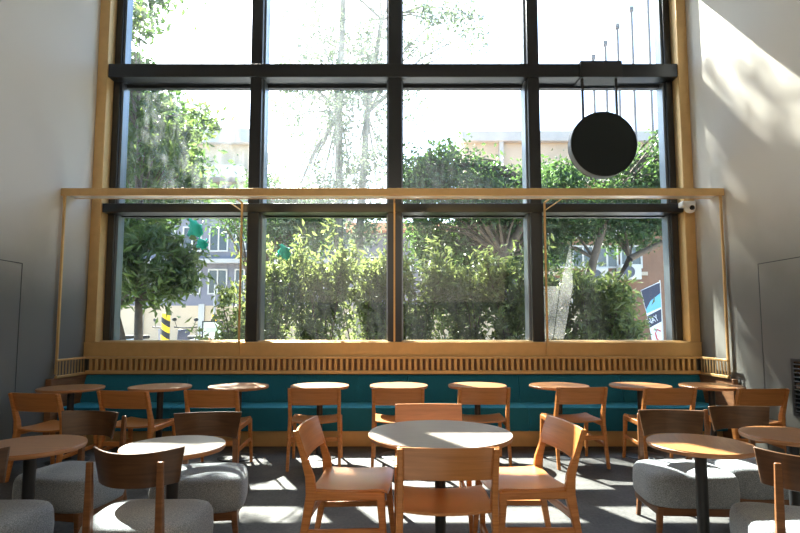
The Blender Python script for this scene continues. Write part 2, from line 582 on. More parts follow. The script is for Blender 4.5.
# brass grille of upright fins under the sill
gr = thing('fin_grille', 'brass grille of upright fins under the big window sill', 'grille', (0, 6.62, 0.78))
MB().box(-3.815, 3.735, -0.02, 0.05, 0.185, 0.215).build('rail', M['brass'], gr, bevel=0.004)
MB().box(-3.815, 3.735, -0.02, 0.05, 0.0, 0.045).build('rail', M['brass'], gr, bevel=0.004)
MB().box(-3.80, 3.72, 0.045, 0.055, 0.045, 0.185).build('backing', M['panel_wood'], gr, smooth=0)
f = MB()
n = 107
for i in range(n):
    x = -3.79 + (i + 0.5) * 7.50 / n
    f.box(x - 0.019, x + 0.019, -0.012, 0.045, 0.045, 0.185)
f.build('fins', M['brass'], gr, smooth=0, bevel=0.004, seg=1)
for sx, xw, lab in ((-1, XL, 'open brass return grille above the bench end on the shaded side wall'),
                    (1, XR, 'open brass return grille above the bench end below the wall camera')):
    g = thing('return_grille', lab, 'grille', (xw - sx * 0.0745, 6.60, 0.78))
    MB().box(-0.012, 0.012, -0.56, 0.0, 0.19, 0.215).build('rail', M['brass'], g, bevel=0.003)
    MB().box(-0.016, 0.016, -0.56, 0.0, 0.0, 0.03).build('rail', M['brass'], g, bevel=0.003)
    f = MB()
    for i in range(10):
        y = -0.55 + i * 0.058
        f.box(-0.006, 0.006, y - 0.006, y + 0.006, 0.03, 0.19)
    f.build('fins', M['brass_bright'], g, smooth=0)

# brass canopy shelf running wall to wall, on thin rods
sh = thing('canopy_shelf', 'long thin brass shelf crossing the window from wall to wall', 'shelf', (0, 6.1, 2.88))
MB().box(XL, XR, -0.02, 0.02, 0.0, 0.085).build('front_rail', M['brass'], sh, bevel=0.004)
MB().box(XL, XR, 0.02, 0.26, 0.030, 0.060).build('shelf_board', M['shelf_under'], sh, smooth=0)
MB().box(XL, XR, 0.26, 0.275, 0.025, 0.065).build('back_rail', M['brass'], sh, smooth=0)
for x in (XL + 0.03, XR - 0.03):
    MB().box(x - 0.013, x + 0.013, 0.0, 0.026, -2.06, 0.0).build('rod', M['brass'], sh, bevel=0.003)
for x in (-1.945, -0.02, 1.875):
    MB().box(x - 0.011, x + 0.011, 0.525, 0.547, -1.867, 0.05).build('rod', M['brass'], sh, smooth=0)
    MB().box(x - 0.009, x + 0.009, 0.27, 0.53, 0.032, 0.05).build('arm', M['brass'], sh, smooth=0)
for x, d in ((-1.945, -1), (1.875, 1)):
    b = MB(); b.beam((x, 0.536, -0.06), (x + d * 0.15, 0.27, 0.035), 0.010, 0.010)
    b.build('brace', M['brass'], sh, smooth=0)

# round hanging sign
sg = thing('hanging_sign', 'round black blank sign hung on two rods from the upper window bar', 'sign', (2.67, 6.66, 3.26))
b = MB(); b.box(-0.27, 0.27, 0.02, 0.058, 1.335, 1.55); b.box(-0.27, 0.27, 0.02, 0.36, 1.532, 1.55); b.box(-0.27, 0.27, 0.02, 0.36, 1.333, 1.349)
b.build('bracket', M['black'], sg, bevel=0.003)
for x in (-0.235, 0.205):
    MB().box(x - 0.014, x + 0.014, 0.066, 0.094, 0.60, 1.34).build('rod', M['black'], sg, smooth=0)
def disc(y0, y1, r, cz=0.44, n=72, ch=0.006):
    b = MB()
    rings = []
    for y, rr in ((y0, r - ch), (y0 + ch, r), (y1 - ch, r), (y1, r - ch)):
        rings.append([(rr * math.cos(2 * PI * k / n), y, cz + rr * math.sin(2 * PI * k / n)) for k in range(n)])
    return b.loft(rings)
disc(0.02, 0.14, 0.425).build('rim', M['rim'], sg)
disc(0.005, 0.022, 0.425).build('face', M['sign_black'], sg)
disc(0.138, 0.155, 0.425).build('face', M['black'], sg)

# dome camera
cc = thing('dome_camera', 'small white dome security camera under the brass shelf end', 'camera', (3.68, 6.63, 2.86))
MB().box(-0.085, 0.085, -0.05, 0.07, 0.0, 0.075).build('mount', M['white'], cc, bevel=0.015)
b = MB()
b.loft([[(0.02 + 0.068 * math.sin(t) * math.cos(u), -0.02 + 0.068 * math.sin(t) * math.sin(u), -0.01 + 0.068 * math.cos(t)) for u in (2 * PI * k / 20 for k in range(20))] for t in [PI * (i + 0.2) / 10.4 for i in range(11)]])
b.build('dome', M['white'], cc)
b = MB()
b.loft([[(0.012 + r * math.cos(u), y, -0.02 + r * math.sin(u)) for u in (2 * PI * k / 16 for k in range(16))] for r, y in ((0.03, -0.075), (0.03, -0.09), (0.02, -0.094))])
b.build('lens', M['lens'], cc)

# louvre in the right wall
vt = thing('wall_vent', 'black louvred vent let into the side wall panel', 'vent', (XR - 0.012, 4.86, 0.52))
b = MB(); b.box(-0.012, 0, -0.30, -0.27, 0, 0.54); b.box(-0.012, 0, 0.27, 0.30, 0, 0.54); b.box(-0.012, 0, -0.27, 0.27, 0, 0.03); b.box(-0.012, 0, -0.27, 0.27, 0.51, 0.54)
b.build('frame', M['vent'], vt, smooth=0)
MB().box(-0.002, 0.0, -0.27, 0.27, 0.03, 0.51).build('backing', M['lens'], vt, smooth=0)
b = MB()
for i in range(12):
    z = 0.045 + i * 0.04
    b.beam((-0.010, -0.27, z), (-0.010, 0.27, z), 0.02, 0.005, up=(0.5, 0, 1))
b.build('slats', M['vent'], vt, smooth=0)

# ------------------------------------------------------------------ bench
bn = thing('bench', 'long teal upholstered wall bench under the window', 'bench', (0, 6.1, 0))
BL, BR = XL + 0.075, XR - 0.075
MB().box(BL, BR, 0.10, 0.58, 0.0, 0.19).build('plinth', M['brass'], bn, bevel=0.004)
segs = [BL, -2.55, -1.2, 0.15, 1.5, 2.75, BR]
for a, b_ in zip(segs[:-1], segs[1:]):
    MB().box(a + 0.0005, b_ - 0.0005, 0.0, 0.56, 0.19, 0.45).build('seat_cushion', M['teal'], bn, bevel=0.012, seg=3)
    q = MB(); q.prism_x([(0.42, 0.452), (0.575, 0.452), (0.575, 0.765), (0.53, 0.765)], a + 0.0005, b_ - 0.0005)
    q.build('back_cushion', M['teal'], bn, bevel=0.010, seg=3)
MB().box(XL + 0.002, XL + 0.07, -0.12, 0.57, 0.0, 0.778).build('end_panel', M['panel_wood'], bn, bevel=0.004)
MB().box(XR - 0.07, XR - 0.014, -0.12, 0.57, 0.0, 0.778).build('end_panel', M['panel_wood'], bn, bevel=0.004)

# ------------------------------------------------------------------ tables
def make_table(name, label, r, h, base_r, loc, group, top='top'):
    t = thing(name, label, 'table', loc, 0, group)
    MB().lathe([(r - 0.012, h - 0.004), (r - 0.004, h - 0.004), (r - 0.003, h), (0.001, h)], 72).build('tabletop', M[top], t)
    MB().lathe([(r - 0.035, h - 0.030), (r - 0.006, h - 0.026), (r, h - 0.014), (r, h - 0.006), (r - 0.004, h - 0.002), (r - 0.010, h - 0.002), (r - 0.012, h - 0.0045)], 72).build('edge_band', M['edge'], t)
    MB().lathe([(0.001, h - 0.045), (0.13, h - 0.045), (0.13, h - 0.030), (0.001, h - 0.030)], 32).build('top_plate', M['black'], t)
    MB().lathe([(0.032, 0.012), (0.032, h - 0.045)], 24).build('pole', M['black'], t)
    MB().lathe([(base_r, 0.0), (base_r, 0.008), (base_r - 0.012, 0.014), (0.05, 0.022), (0.001, 0.022)], 48).build('base', M['black'], t)
    return t
ORD = ['first', 'second', 'third', 'fourth', 'fifth', 'sixth', 'seventh', 'eighth', 'ninth']
bt = [(-3.34, 5.55), (-2.47, 5.66), (-1.66, 5.70), (-0.81, 5.74), (0.03, 5.77), (0.87, 5.78), (1.74, 5.77), (2.61, 5.77), (3.36, 5.75)]
def bt_label(i, what, rel):
    if i == 0: return '%s %s the bench by the shaded side wall' % (what, rel)
    if i == 8: return '%s %s the bench end by the sunlit side wall' % (what, rel)
    if i < 5: return '%s %s the bench, %s from the shaded side wall' % (what, rel, ORD[i])
    return '%s %s the bench, %s from the sunlit side wall' % (what, rel, ORD[8 - i])
T0 = None
for i, (x, y) in enumerate(bt):
    lab = bt_label(i, 'small round oak table', 'at')
    if T0 is None:
        T0 = make_table('bench_table', lab, 0.31, 0.74, 0.20, (x, y, 0), 'small round tables along the bench')
    else:
        dup(T0, (x, y, 0), 0.7 * i, lab)
make_table('cafe_table', 'larger round table with sunlit top ringed by four oak chairs', 0.425, 0.74, 0.235, (0.26, 3.22, 0), None, 'pale_top')
make_table('lounge_table', 'low round table with pale grey top between two grey lounge chairs', 0.285, 0.69, 0.19, (-1.27, 3.11, 0), 'round tables among the lounge chairs', 'pale_top')
L0 = make_table('lounge_table', 'low round dark-looking table by the shaded side wall, between lounge chairs', 0.285, 0.69, 0.19, (-2.10, 3.13, 0), 'round tables among the lounge chairs')
dup(L0, (1.77, 3.17, 0), 1.2, 'low round brown table over a sunlit grey seat, nearer the cafe table')
dup(L0, (2.49, 3.42, 0), 2.0, 'low round brown table cut by the picture edge near the sunlit wall')

# ------------------------------------------------------------------ dining chairs
def make_dining_chair(label, loc, rz, group):
    t = thing('dining_chair', label, 'chair', loc, rz, group)
    for s in (-1, 1):
        b = MB()
        pts = [(s * 0.245, -0.275, 0.0), (s * 0.240, -0.222, 0.28), (s * 0.236, -0.195, 0.42), (s * 0.235, -0.205, 0.52), (s * 0.235, -0.245, 0.64), (s * 0.235, -0.292, 0.775)]
        sz = [(0.028, 0.030), (0.032, 0.046), (0.034, 0.062), (0.033, 0.052), (0.031, 0.036), (0.030, 0.028)]
        b.bar(pts, sz)
        b.build('rear_leg', M['oak'], t, bevel=0.006)
        b = MB()
        b.bar([(s * 0.248, 0.235, 0.0), (s * 0.238, 0.205, 0.30), (s * 0.235, 0.195, 0.442)], [(0.026, 0.028), (0.032, 0.040), (0.034, 0.048)])
        b.build('front_leg', M['oak'], t, bevel=0.006)
        b = MB(); b.beam((s * 0.2355, -0.185, 0.415), (s * 0.2355, 0.205, 0.425), 0.034, 0.052)
        b.build('side_rail', M['oak'], t, bevel=0.012)
        b = MB(); b.beam((s * 0.241, -0.232, 0.215), (s * 0.241, 0.215, 0.235), 0.020, 0.034)
        b.build('stretcher', M['oak'], t, bevel=0.004)
    b = MB(); b.beam((-0.23, -0.224, 0.285), (0.23, -0.224, 0.285), 0.020, 0.042)
    b.build('rear_rail', M['oak'], t, bevel=0.004)
    b = MB(); b.beam((-0.225, 0.188, 0.408), (0.225, 0.188, 0.408), 0.022, 0.05)
    b.build('front_rail', M['oak'], t, bevel=0.004)
    # seat: slung plywood, front lip curling down
    b = MB()
    rows = []
    nx = 14
    ypts = [(-0.205, 0.0), (-0.1, -0.006), (0.0, -0.007), (0.1, -0.003), (0.17, 0.002), (0.212, 0.0), (0.236, -0.012)]
    for y, dz in ypts:
        top = []
        for i in range(nx + 1):
            u = -1 + 2 * i / nx
            top.append((u * 0.236, y, 0.459 + dz - 0.020 * (1 - u * u)))
        rows.append(top + [(x, yy, z - 0.013) for x, yy, z in reversed(top)])
    b.loft(rows)
    b.build('seat', M['oak_ply'], t, smooth=50)
    # backrest panel, bowed away from the sitter
    b = MB()
    rows = []
    for z in (0.610, 0.66, 0.71, 0.745, 0.780):
        yb = -0.2345 - (z - 0.61) * 0.345
        fr = []
        for i in range(nx + 1):
            u = -1 + 2 * i / nx
            fr.append((u * 0.252, yb + 0.022 - 0.026 * (1 - u * u), z))
        rows.append(fr + [(x, y - 0.014, z_) for x, y, z_ in reversed(fr)])
    b.loft(rows)
    b.build('backrest', M['oak_ply'], t, smooth=50, bevel=0.003)
    return t
fc = [(-3.14, 5.04, -10), (-2.46, 5.22, -8), (-1.71, 5.28, 0), (-0.80, 5.44, 4), (0.02, 5.44, 0), (0.85, 5.48, 0), (1.78, 5.50, 4), (2.62, 5.44, 0), (3.45, 5.38, 3)]
C0 = None
for i, (x, y, a) in enumerate(fc):
    lab = bt_label(i, 'oak dining chair seen from behind', 'facing')
    if C0 is None:
        C0 = make_dining_chair(lab, (x, y, 0), R(a), 'oak chairs along the bench')
    else:
        dup(C0, (x, y, 0), R(a), lab)
G4 = 'oak chairs around the cafe table'
dup(C0, (0.255, 2.94, 0), R(0), 'oak dining chair nearest the camera with its back to us', G4)
dup(C0, (0.245, 3.82, 0), R(180), 'oak dining chair behind the larger round table, facing the camera', G4)
dup(C0, (-0.265, 3.31, 0), R(-94), 'oak dining chair in profile beside the larger round table, turned to the sunlit side', G4)
dup(C0, (0.765, 3.33, 0), R(97), 'oak dining chair in profile beside the larger round table, turned to the shaded side', G4)

# ------------------------------------------------------------------ lounge chairs
def seat_outline(n=64):
    """rounded plan, wider and rounder at the front"""
    pts = []
    for k in range(n):
        a = 2 * PI * k / n
        c, s = math.cos(a), math.sin(a)
        e = 2 / 4.2
        x = math.copysign(abs(c) ** e, c)
        y = math.copysign(abs(s) ** e, s)
        w = 0.285 + 0.012 * y
        pts.append((x * w, -0.01 + y * 0.24))
    return pts
def make_lounge(label, loc, rz, group):
    t = thing('lounge_chair', label, 'lounge chair', loc, rz, group)
    o = seat_outline()
    cx, cy = 0.0, -0.01
    def ring(inset, z, crown=0.0):
        r = []
        for x, y in o:
            d = math.hypot(x - cx, y - cy)
            k = max(0.0, (d - inset) / d)
            r.append((cx + (x - cx) * k, cy + (y - cy) * k, z))
        return r
    b = MB()
    rings = [ring(0.03, 0.215), ring(0.008, 0.222), ring(0.0, 0.24), ring(-0.004, 0.30), ring(0.0, 0.37), ring(0.008, 0.395), ring(0.022, 0.412), ring(0.045, 0.421), ring(0.10, 0.428), ring(0.18, 0.432), ring(0.255, 0.433)]
    b.loft(rings)
    b.build('seat_cushion', M['grey'], t, smooth=60)
    b = MB()
    for x0, x1, y0, y1 in ((-0.245, 0.245, 0.175, 0.20), (-0.245, 0.245, -0.20, -0.175), (-0.25, -0.225, -0.19, 0.19), (0.225, 0.25, -0.19, 0.19)):
        b.box(x0, x1, y0, y1, 0.165, 0.22)
    b.build('seat_frame', M['walnut'], t, bevel=0.004)
    for s in (-1, 1):
        b = MB()
        b.bar([(s * 0.262, 0.215, 0.0), (s * 0.236, 0.186, 0.22)], [(0.026, 0.026), (0.040, 0.036)])
        b.build('front_leg', M['walnut'], t, bevel=0.005)
        b = MB()
        b.bar([(s * 0.182, -0.315, 0.0), (s * 0.174, -0.268, 0.25), (s * 0.168, -0.262, 0.42), (s * 0.166, -0.266, 0.58), (s * 0.166, -0.272, 0.735)],
              [(0.028, 0.026), (0.036, 0.036), (0.036, 0.036), (0.034, 0.026), (0.030, 0.018)])
        b.build('rear_leg', M['walnut'], t, bevel=0.005)
        b = MB(); b.beam((s * 0.183, -0.262, 0.195), (s * 0.20, -0.17, 0.195), 0.022, 0.04)
        b.build('brace', M['walnut'], t, smooth=0)
    b = MB()
    rows = []
    nx = 22
    for z in (0.60, 0.64, 0.68, 0.72, 0.745, 0.765):
        tt = (z - 0.60) / 0.165
        half = 0.196 + 0.028 * tt
        yc = -0.227 - 0.014 * tt
        fr = []
        for i in range(nx + 1):
            u = -1 + 2 * i / nx
            fr.append((u * half, yc + 0.115 * abs(u) ** 2.1, z + 0.012 * tt * u * u))
        bk = [(x * 1.01, y - 0.017, z_) for x, y, z_ in reversed(fr)]
        rows.append(fr + bk)
    b.loft(rows)
    b.build('backrest', M['walnut_ply'], t, smooth=50, bevel=0.003)
    return t
GL = 'grey lounge chairs around the low tables'
A0 = make_lounge('grey lounge chair with sunlit curved top edge, its back to the camera', (-1.27, 2.83, 0), R(0), GL)
dup(A0, (-2.13, 2.82, 0), 0.0, 'grey lounge chair cut by the picture edge in the shaded corner')
dup(A0, (-1.27, 3.58, 0), R(188), 'grey lounge chair facing us behind the pale low table, seat partly sunlit')
dup(A0, (-2.15, 3.62, 0), R(168), 'grey lounge chair facing us behind the dark low table by the shaded wall')
dup(A0, (1.93, 3.68, 0), R(177), 'grey lounge chair facing us with sun patch, behind the low brown table')
dup(A0, (2.53, 3.86, 0), R(180), 'grey lounge chair facing us, second from the cafe table on the sunny side')
dup(A0, (2.02, 2.74, 0), R(-19), 'grey lounge chair with sunlit seat seen from behind, near the sunlit wall')

# ------------------------------------------------------------------ outside
struct(MB().box(-40, 40, 7.10, 70, -0.25, -0.05).build('ground_outside', M['pavement'], smooth=0))

struct(MB().box(-40, 40, 12.6, 70, -0.05, 0.28).build('road_outside', M['pavement'], smooth=0))

def leaf_mesh(name, centers, normals_seed, length, width, mat, parent, up=0.2, out=None):
    """centers: N x 3 array; one folded leaf each"""
    rg = np.random.default_rng(normals_seed)
    n = len(centers)
    d = rg.normal(size=(n, 3))
    d[:, 2] += up * 2 - 0.3
    if out is not None:
        d += out
    d /= np.linalg.norm(d, axis=1)[:, None]
    a = rg.normal(size=(n, 3))
    s = np.cross(d, a)
    s /= np.linalg.norm(s, axis=1)[:, None]
    nn = np.cross(d, s)
    L = length * rg.uniform(0.6, 1.25, n)[:, None]
    W = width * rg.uniform(0.7, 1.2, n)[:, None]
    base = centers - d * L * 0.5
    tip = centers + d * L * 0.5 - nn * L * 0.12
    l = centers - s * W * 0.5 + nn * W * 0.18
    r = centers + s * W * 0.5 + nn * W * 0.18
    V = np.stack([base, r, tip, l], axis=1).reshape(-1, 3)
    F = np.arange(n * 4).reshape(-1, 4)
    F2 = np.concatenate([F[:, [0, 1, 2]], F[:, [0, 2, 3]]])
    me = bpy.data.meshes.new(name)
    me.from_pydata(V.tolist(), [], F2.tolist())
    me.materials.append(mat)
    o = bpy.data.objects.new(name, me)
    COL.objects.link(o)
    o.parent = parent
    return o

def make_tree(label, loc, trunk, blobs, nclu, nleaf, spread, ll, lw, leaf, bark, seed, tr=0.12, cat='tree', name='tree', group='trees beyond the window', up=0.0):
    """trunk: list of stems, each a list of local points; blobs: (x,y,z,rx,ry,rz,weight)"""
    t = thing(name, label, cat, loc, 0, group)
    rg = np.random.default_rng(seed)
    tb = MB()
    for st in trunk:
        k = len(st)
        tb.tube(st, [tr * (1 - 0.6 * i / max(1, k - 1)) for i in range(k)], 8)
    w = np.array([b[6] for b in blobs], float)
    w /= w.sum()
    idx = rg.choice(len(blobs), nclu, p=w)
    cl = []
    for i in idx:
        b = blobs[i]
        v = rg.normal(size=3)
        v /= np.linalg.norm(v)
        v *= rg.uniform(0.35, 1.0) ** 0.5
        cl.append([b[0] + v[0] * b[3], b[1] + v[1] * b[4], b[2] + v[2] * b[5]])
    cl = np.array(cl)
    allp = [Vector(p) for st in trunk for p in st[len(st) // 2:]]
    for c in cl[: min(len(cl), 70)]:
        cv = Vector(c)
        o = min(allp, key=lambda p: (p - cv).length + (2.0 if p.z > cv.z else 0))
        mid = o.lerp(cv, 0.5) + Vector((0, 0, 0.1 * (cv - o).length))
        tb.tube([o, mid, cv], [tr * 0.28, tr * 0.18, tr * 0.06], 5)
    tb.build('trunk', bark, t, smooth=60)
    pts = cl[rg.integers(0, nclu, nleaf)] + rg.normal(size=(nleaf, 3)) * np.array(spread)
    leaf_mesh('foliage', pts, seed + 1, ll, lw, leaf, t, up=up)
    return t

# tree close to the glass, two stems, big glossy leaves
make_tree('dark leafy tree with forked trunk close to the glass on the shaded side', (-4.60, 9.5, -0.05),
          [[(0, 0, 0), (0.03, 0, 1.2), (-0.02, 0.05, 2.2), (-0.1, 0.1, 3.4), (-0.15, 0.1, 5.0)],
           [(-0.06, -0.15, 0), (-0.20, -0.12, 1.2), (-0.36, -0.1, 1.75), (-0.7, 0, 3.0)]],
          [(0.05, 0, 2.55, 0.95, 0.8, 0.75, 3.4), (0.6, -0.1, 2.2, 0.45, 0.4, 0.35, 0.7), (0.75, -0.1, 2.25, 0.35, 0.3, 0.2, 0.25), (-0.1, 0.2, 4.2, 0.9, 0.9, 0.9, 2.6), (-0.5, 0, 6.2, 0.35, 0.6, 1.3, 1.2), (0.4, 0.2, 5.3, 0.8, 0.6, 0.35, 0.7)],
          120, 5600, (0.14, 0.14, 0.12), 0.23, 0.07, M['leaf_dark'], M['bark'], 11, tr=0.085, up=-0.1)
# broad tree further out on that side
make_tree('big spreading tree standing behind the forked tree on the shaded side', (-7.6, 12.2, -0.05),
          [[(0, 0, 0), (0.1, 0, 2.5), (0.0, 0.1, 5), (0.2, 0, 8.5)]],
          [(0, 0, 6.0, 2.3, 2.0, 2.5, 3), (-0.1, 0, 9.0, 2.1, 2, 2.0, 2), (1.6, -0.6, 4.4, 1.5, 1.3, 0.9, 1.6), (1.7, -0.8, 10.2, 1.6, 1.4, 0.9, 0.8), (1.9, 0, 5.6, 1.3, 1.2, 0.8, 0.8)],
          130, 16000, (0.30, 0.30, 0.26), 0.20, 0.10, M['leaf_mid'], M['bark'], 21, tr=0.20)
make_tree('slender pale tree seen through the dusty panes', (-1.75, 16.0, -0.05),
          [[(0, 0, 0), (0.02, 0, 4.0), (0.0, 0, 8.0), (0.1, 0, 12.0), (0.0, 0, 15.0)], [(0.55, 0.1, 0), (0.62, 0.1, 4.0), (0.85, 0.1, 8.0), (1.3, 0, 11)]],
          [(0, 0, 8.2, 2.0, 1.5, 3.0, 5.0), (0.2, 0, 12.6, 2.6, 1.6, 2.8, 2.2), (3.0, 0, 10.6, 1.5, 0.8, 0.9, 0.7), (-0.2, 0, 4.9, 1.9, 1.2, 1.0, 1.2), (2.1, 0, 8.2, 0.5, 0.5, 1.0, 0.25), (1.2, 0, 15.8, 2.4, 1.4, 1.0, 0.4), (0.0, 0, 14.3, 1.0, 0.9, 0.8, 2.6), (0.5, 0, 16.4, 1.4, 1.0, 0.8, 0.30)],  # top clusters, out of view, added to block and dapple the sun
          190, 17000, (0.27, 0.27, 0.25), 0.18, 0.07, M['leaf_pale'], M['pale_bark'], 31, tr=0.16)
make_tree('rounded green tree with a leaning brown trunk behind the hedge', (2.3, 15.0, -0.05),
          [[(-0.4, 0, 0), (0.0, 0, 2.2), (0.75, 0, 3.4), (1.55, 0, 4.7), (1.7, 0, 5.4)]],
          [(-0.7, 0.2, 5.2, 1.6, 1.2, 1.2, 2), (1.2, 0.2, 5.0, 1.5, 1.2, 0.9, 2), (0.3, 0.8, 3.7, 2.2, 0.7, 0.9, 1.6), (-1.6, 0, 5.9, 0.7, 0.8, 0.8, 0.6)],
          150, 22000, (0.26, 0.26, 0.22), 0.17, 0.085, M['leaf_mid'], M['bark'], 41, tr=0.20)
make_tree('green tree with twisted branches in front of the brown building', (5.9, 15.5, -0.05),
          [[(-0.2, 0, 0), (-0.35, 0, 2.4), (-0.1, 0, 3.4), (0.3, 0, 4.6), (0.6, 0, 5.4)], [(0.25, 0.1, 0), (0.3, 0.1, 2.3), (1.0, 0.1, 3.4), (2.4, 0.1, 4.1)]],
          [(-0.6, 0.3, 5.2, 1.5, 1.1, 1.2, 2), (1.6, 0.3, 5.5, 1.5, 1.1, 1.2, 2), (-1.3, 0.2, 4.1, 0.9, 0.8, 0.7, 0.7), (2.5, 0, 6.4, 0.9, 0.8, 0.9, 0.8), (3.0, 0, 7.5, 0.8, 0.8, 0.7, 0.7), (0.8, 0.2, 4.3, 1.0, 0.8, 0.35, 0.5)],
          150, 20000, (0.24, 0.24, 0.20), 0.17, 0.085, M['leaf_mid'], M['bark'], 51, tr=0.17)
make_tree('bright bushy tree between the forked tree and the dusty panes', (-4.6, 16.5, -0.05),
          [[(0, 0, 0), (0, 0, 3), (0.1, 0, 5)]],
          [(0, 0, 5.2, 1.6, 1.2, 1.0, 2), (1.4, 0.2, 4.6, 1.2, 1.0, 0.9, 1.2)],
          60, 5200, (0.24, 0.24, 0.2), 0.17, 0.08, M['leaf_mid'], M['bark'], 61, tr=0.12)

# hedge of single shrubs
def make_shrub(label, x, y, h, w, seed, nst=9, nleaf=2300):
    t = thing('shrub', label, 'shrub', (x, y, -0.05), 0, 'shrubs of the hedge outside the glass')
    rg = np.random.default_rng(seed)
    st = MB()
    P = []
    for k in range(nst):
        bx, by = rg.uniform(-0.25, 0.25) * w, rg.uniform(-0.2, 0.2)
        tx, ty = rg.uniform(-0.55, 0.55) * w, rg.uniform(-0.35, 0.35)
        hh = h * rg.uniform(0.82, 1.0)
        pts = [Vector((bx, by, 0)), Vector((bx * 0.8 + tx * 0.2, by, hh * 0.35)), Vector((bx * 0.4 + tx * 0.6 + rg.normal() * 0.05, ty * 0.7, hh * 0.7)), Vector((tx, ty, hh))]
        st.tube(pts, [0.016, 0.013, 0.009, 0.004], 5)
        for q in range(5):
            u = rg.uniform(0.3, 0.9)
            i = min(2, int(u * 3))
            o = pts[i].lerp(pts[i + 1], u * 3 - i)
            e = o + Vector((rg.normal() * 0.2, rg.normal() * 0.15, abs(rg.normal()) * 0.22 + 0.08))
            st.tube([o, e], [0.007, 0.003], 4)
            m = int(nleaf / nst / 7)
            uu = rg.uniform(0.15, 1.1, m)[:, None]
            P.append(np.array(o)[None] * (1 - uu) + np.array(e)[None] * uu + rg.normal(size=(m, 3)) * 0.075)
        m = int(nleaf / nst * 2 / 7)
        uu = rg.uniform(0.25, 1.0, m) ** 0.8
        arr = []
        for u in uu:
            i = min(2, int(u * 3))
            o = pts[i].lerp(pts[i + 1], u * 3 - i)
            arr.append([o.x, o.y, o.z])
        P.append(np.array(arr) + rg.normal(size=(m, 3)) * 0.09)
    st.build('stems', M['bark'], t, smooth=60)
    leaf_mesh('foliage', np.concatenate(P), seed + 5, 0.15, 0.055, M['leaf_shrub'], t, up=0.35)
sl = ['slim shrub beside the notice board at the gap in the hedge', 'leafy hedge shrub at the shaded end, under the green scrap',
      'leafy hedge shrub, second from the shaded end of the row', 'leafy hedge shrub ending at the middle window post, shaded side',
      'leafy hedge shrub starting at the middle window post, sunny side', 'leafy hedge shrub in the middle of the third lower pane',
      'leafy hedge shrub behind the post with sunlit dusty corner', 'leafy hedge shrub behind the white streak of sunlit dust',
      'lower hedge shrub in front of the brown building', 'lower hedge shrub next to the pennant banner']
sp = [(-2.85, 9.2, 2.2, 0.7), (-2.05, 8.7, 2.75, 1.1), (-1.25, 8.6, 2.75, 1.1), (-0.45, 8.7, 2.75, 1.1), (0.35, 8.6, 2.75, 1.1), (1.15, 8.7, 2.65, 1.1), (1.95, 8.6, 2.70, 1.1), (2.7, 8.7, 2.60, 1.0), (3.3, 8.6, 2.40, 0.9), (3.65, 8.8, 1.75, 0.6)]
for i, ((x, y, h, w), lab) in enumerate(zip(sp, sl)):
    make_shrub(lab, x, y, h + 0.0, w, 100 + i * 7, nst=6 if i == 0 else 10, nleaf=1100 if i == 0 else 2300)

# buildings
def facade(t, x0, x1, y, z0, z1, mat, name='wall', depth=4.0):
    return MB().box(x0, x1, y, y + depth, z0, z1).build(name, mat, t, smooth=0)
def window_on(t, x, y, z, w, h, cols=2, frame='wframe'):
    b = MB()
    e = 0.07
    b.box(x, x + w, y - 0.06, y + 0.02, z, z + e); b.box(x, x + w, y - 0.06, y + 0.02, z + h - e, z + h)
    for k in range(cols + 1):
        xx = x + (w - e) * k / cols
        b.box(xx, xx + e, y - 0.06, y + 0.02, z + e, z + h - e)
    o = b.build('window', M[frame], t, smooth=0)
    MB().box(x + 0.01, x + w - 0.01, y - 0.02, y + 0.01, z + 0.02, z + h - 0.02).build('pane', M['dark_glass'], o, smooth=0)
b1 = thing('building', 'brown building with white framed windows behind the twisted tree', 'building', (0, 0, 0))
facade(b1, 5.6, 16, 22, -0.1, 7.4, M['brick'])
for zz in (3.75, 5.0):
    for k in range(4):
        window_on(b1, 6.3 + k * 1.0, 22, zz, 0.92, 0.95)
MB().box(5.6, 10.4, 21.9, 22, 3.45, 3.6).build('ledge', M['cream'], b1, smooth=0)
window_on(b1, 11.2, 22, 2.2, 1.2, 1.2)
window_on(b1, 7.2, 22, 2.0, 1.4, 1.1, 3)
b2 = thing('building', 'flat roofed cream building rising behind the trees', 'building', (0, 0, 0))
facade(b2, 4.2, 26, 32, -0.1, 12.6, M['cream'])
MB().box(4.0, 26.2, 31.6, 36, 12.6, 13.2).build('parapet', M['concrete'], b2, smooth=0)
MB().box(6.3, 6.55, 31.7, 32, 0, 12.6).build('pilaster', M['concrete'], b2, smooth=0)
MB().box(14.0, 14.25, 31.7, 32, 0, 12.6).build('pilaster', M['concrete'], b2, smooth=0)
b3 = thing('building', 'pale grey building with rows of windows behind the cream wall', 'building', (0, 0, 0))
facade(b3, -16, -2.4, 26, -0.1, 7.6, M['lilac'])
for r_, zz in enumerate((2.9, 5.0)):
    for k in range(7):
        window_on(b3, -11.8 + k * 1.3, 26, zz, 0.95, 1.25)
MB().box(-16, -2.4, 25.5, 26, 4.4, 4.6).build('ledge', M['concrete'], b3, smooth=0)
b4 = thing('building', 'cream roofed block showing a corner above the bushy tree', 'building', (0, 0, 0))
facade(b4, -12.6, -8.5, 30, -0.1, 11.8, M['cream'])
MB().box(-13.0, -8.3, 29.6, 34, 11.8, 12.6).build('parapet', M['concrete'], b4, smooth=0)
MB().box(-12.8, -8.6, 29.0, 30, 9.6, 10.3).build('balcony', M['wframe'], b4, smooth=0)
window_on(b4, -10.3, 30, 8.2, 1.1, 1.2)
window_on(b4, -11.9, 30, 8.2, 1.1, 1.2)
b5 = thing('building', 'low grey hall with an orange eave seen above the hedge', 'building', (0, 0, 0))
facade(b5, -2.2, 5.4, 24, -0.1, 5.6, M['lilac'])
MB().box(-2.25, 5.5, 23.4, 28.2, 5.6, 5.95).build('eave', M['orange'], b5, smooth=0)
for k in range(5):
    window_on(b5, -1.7 + k * 1.4, 24, 3.4, 1.0, 1.1)
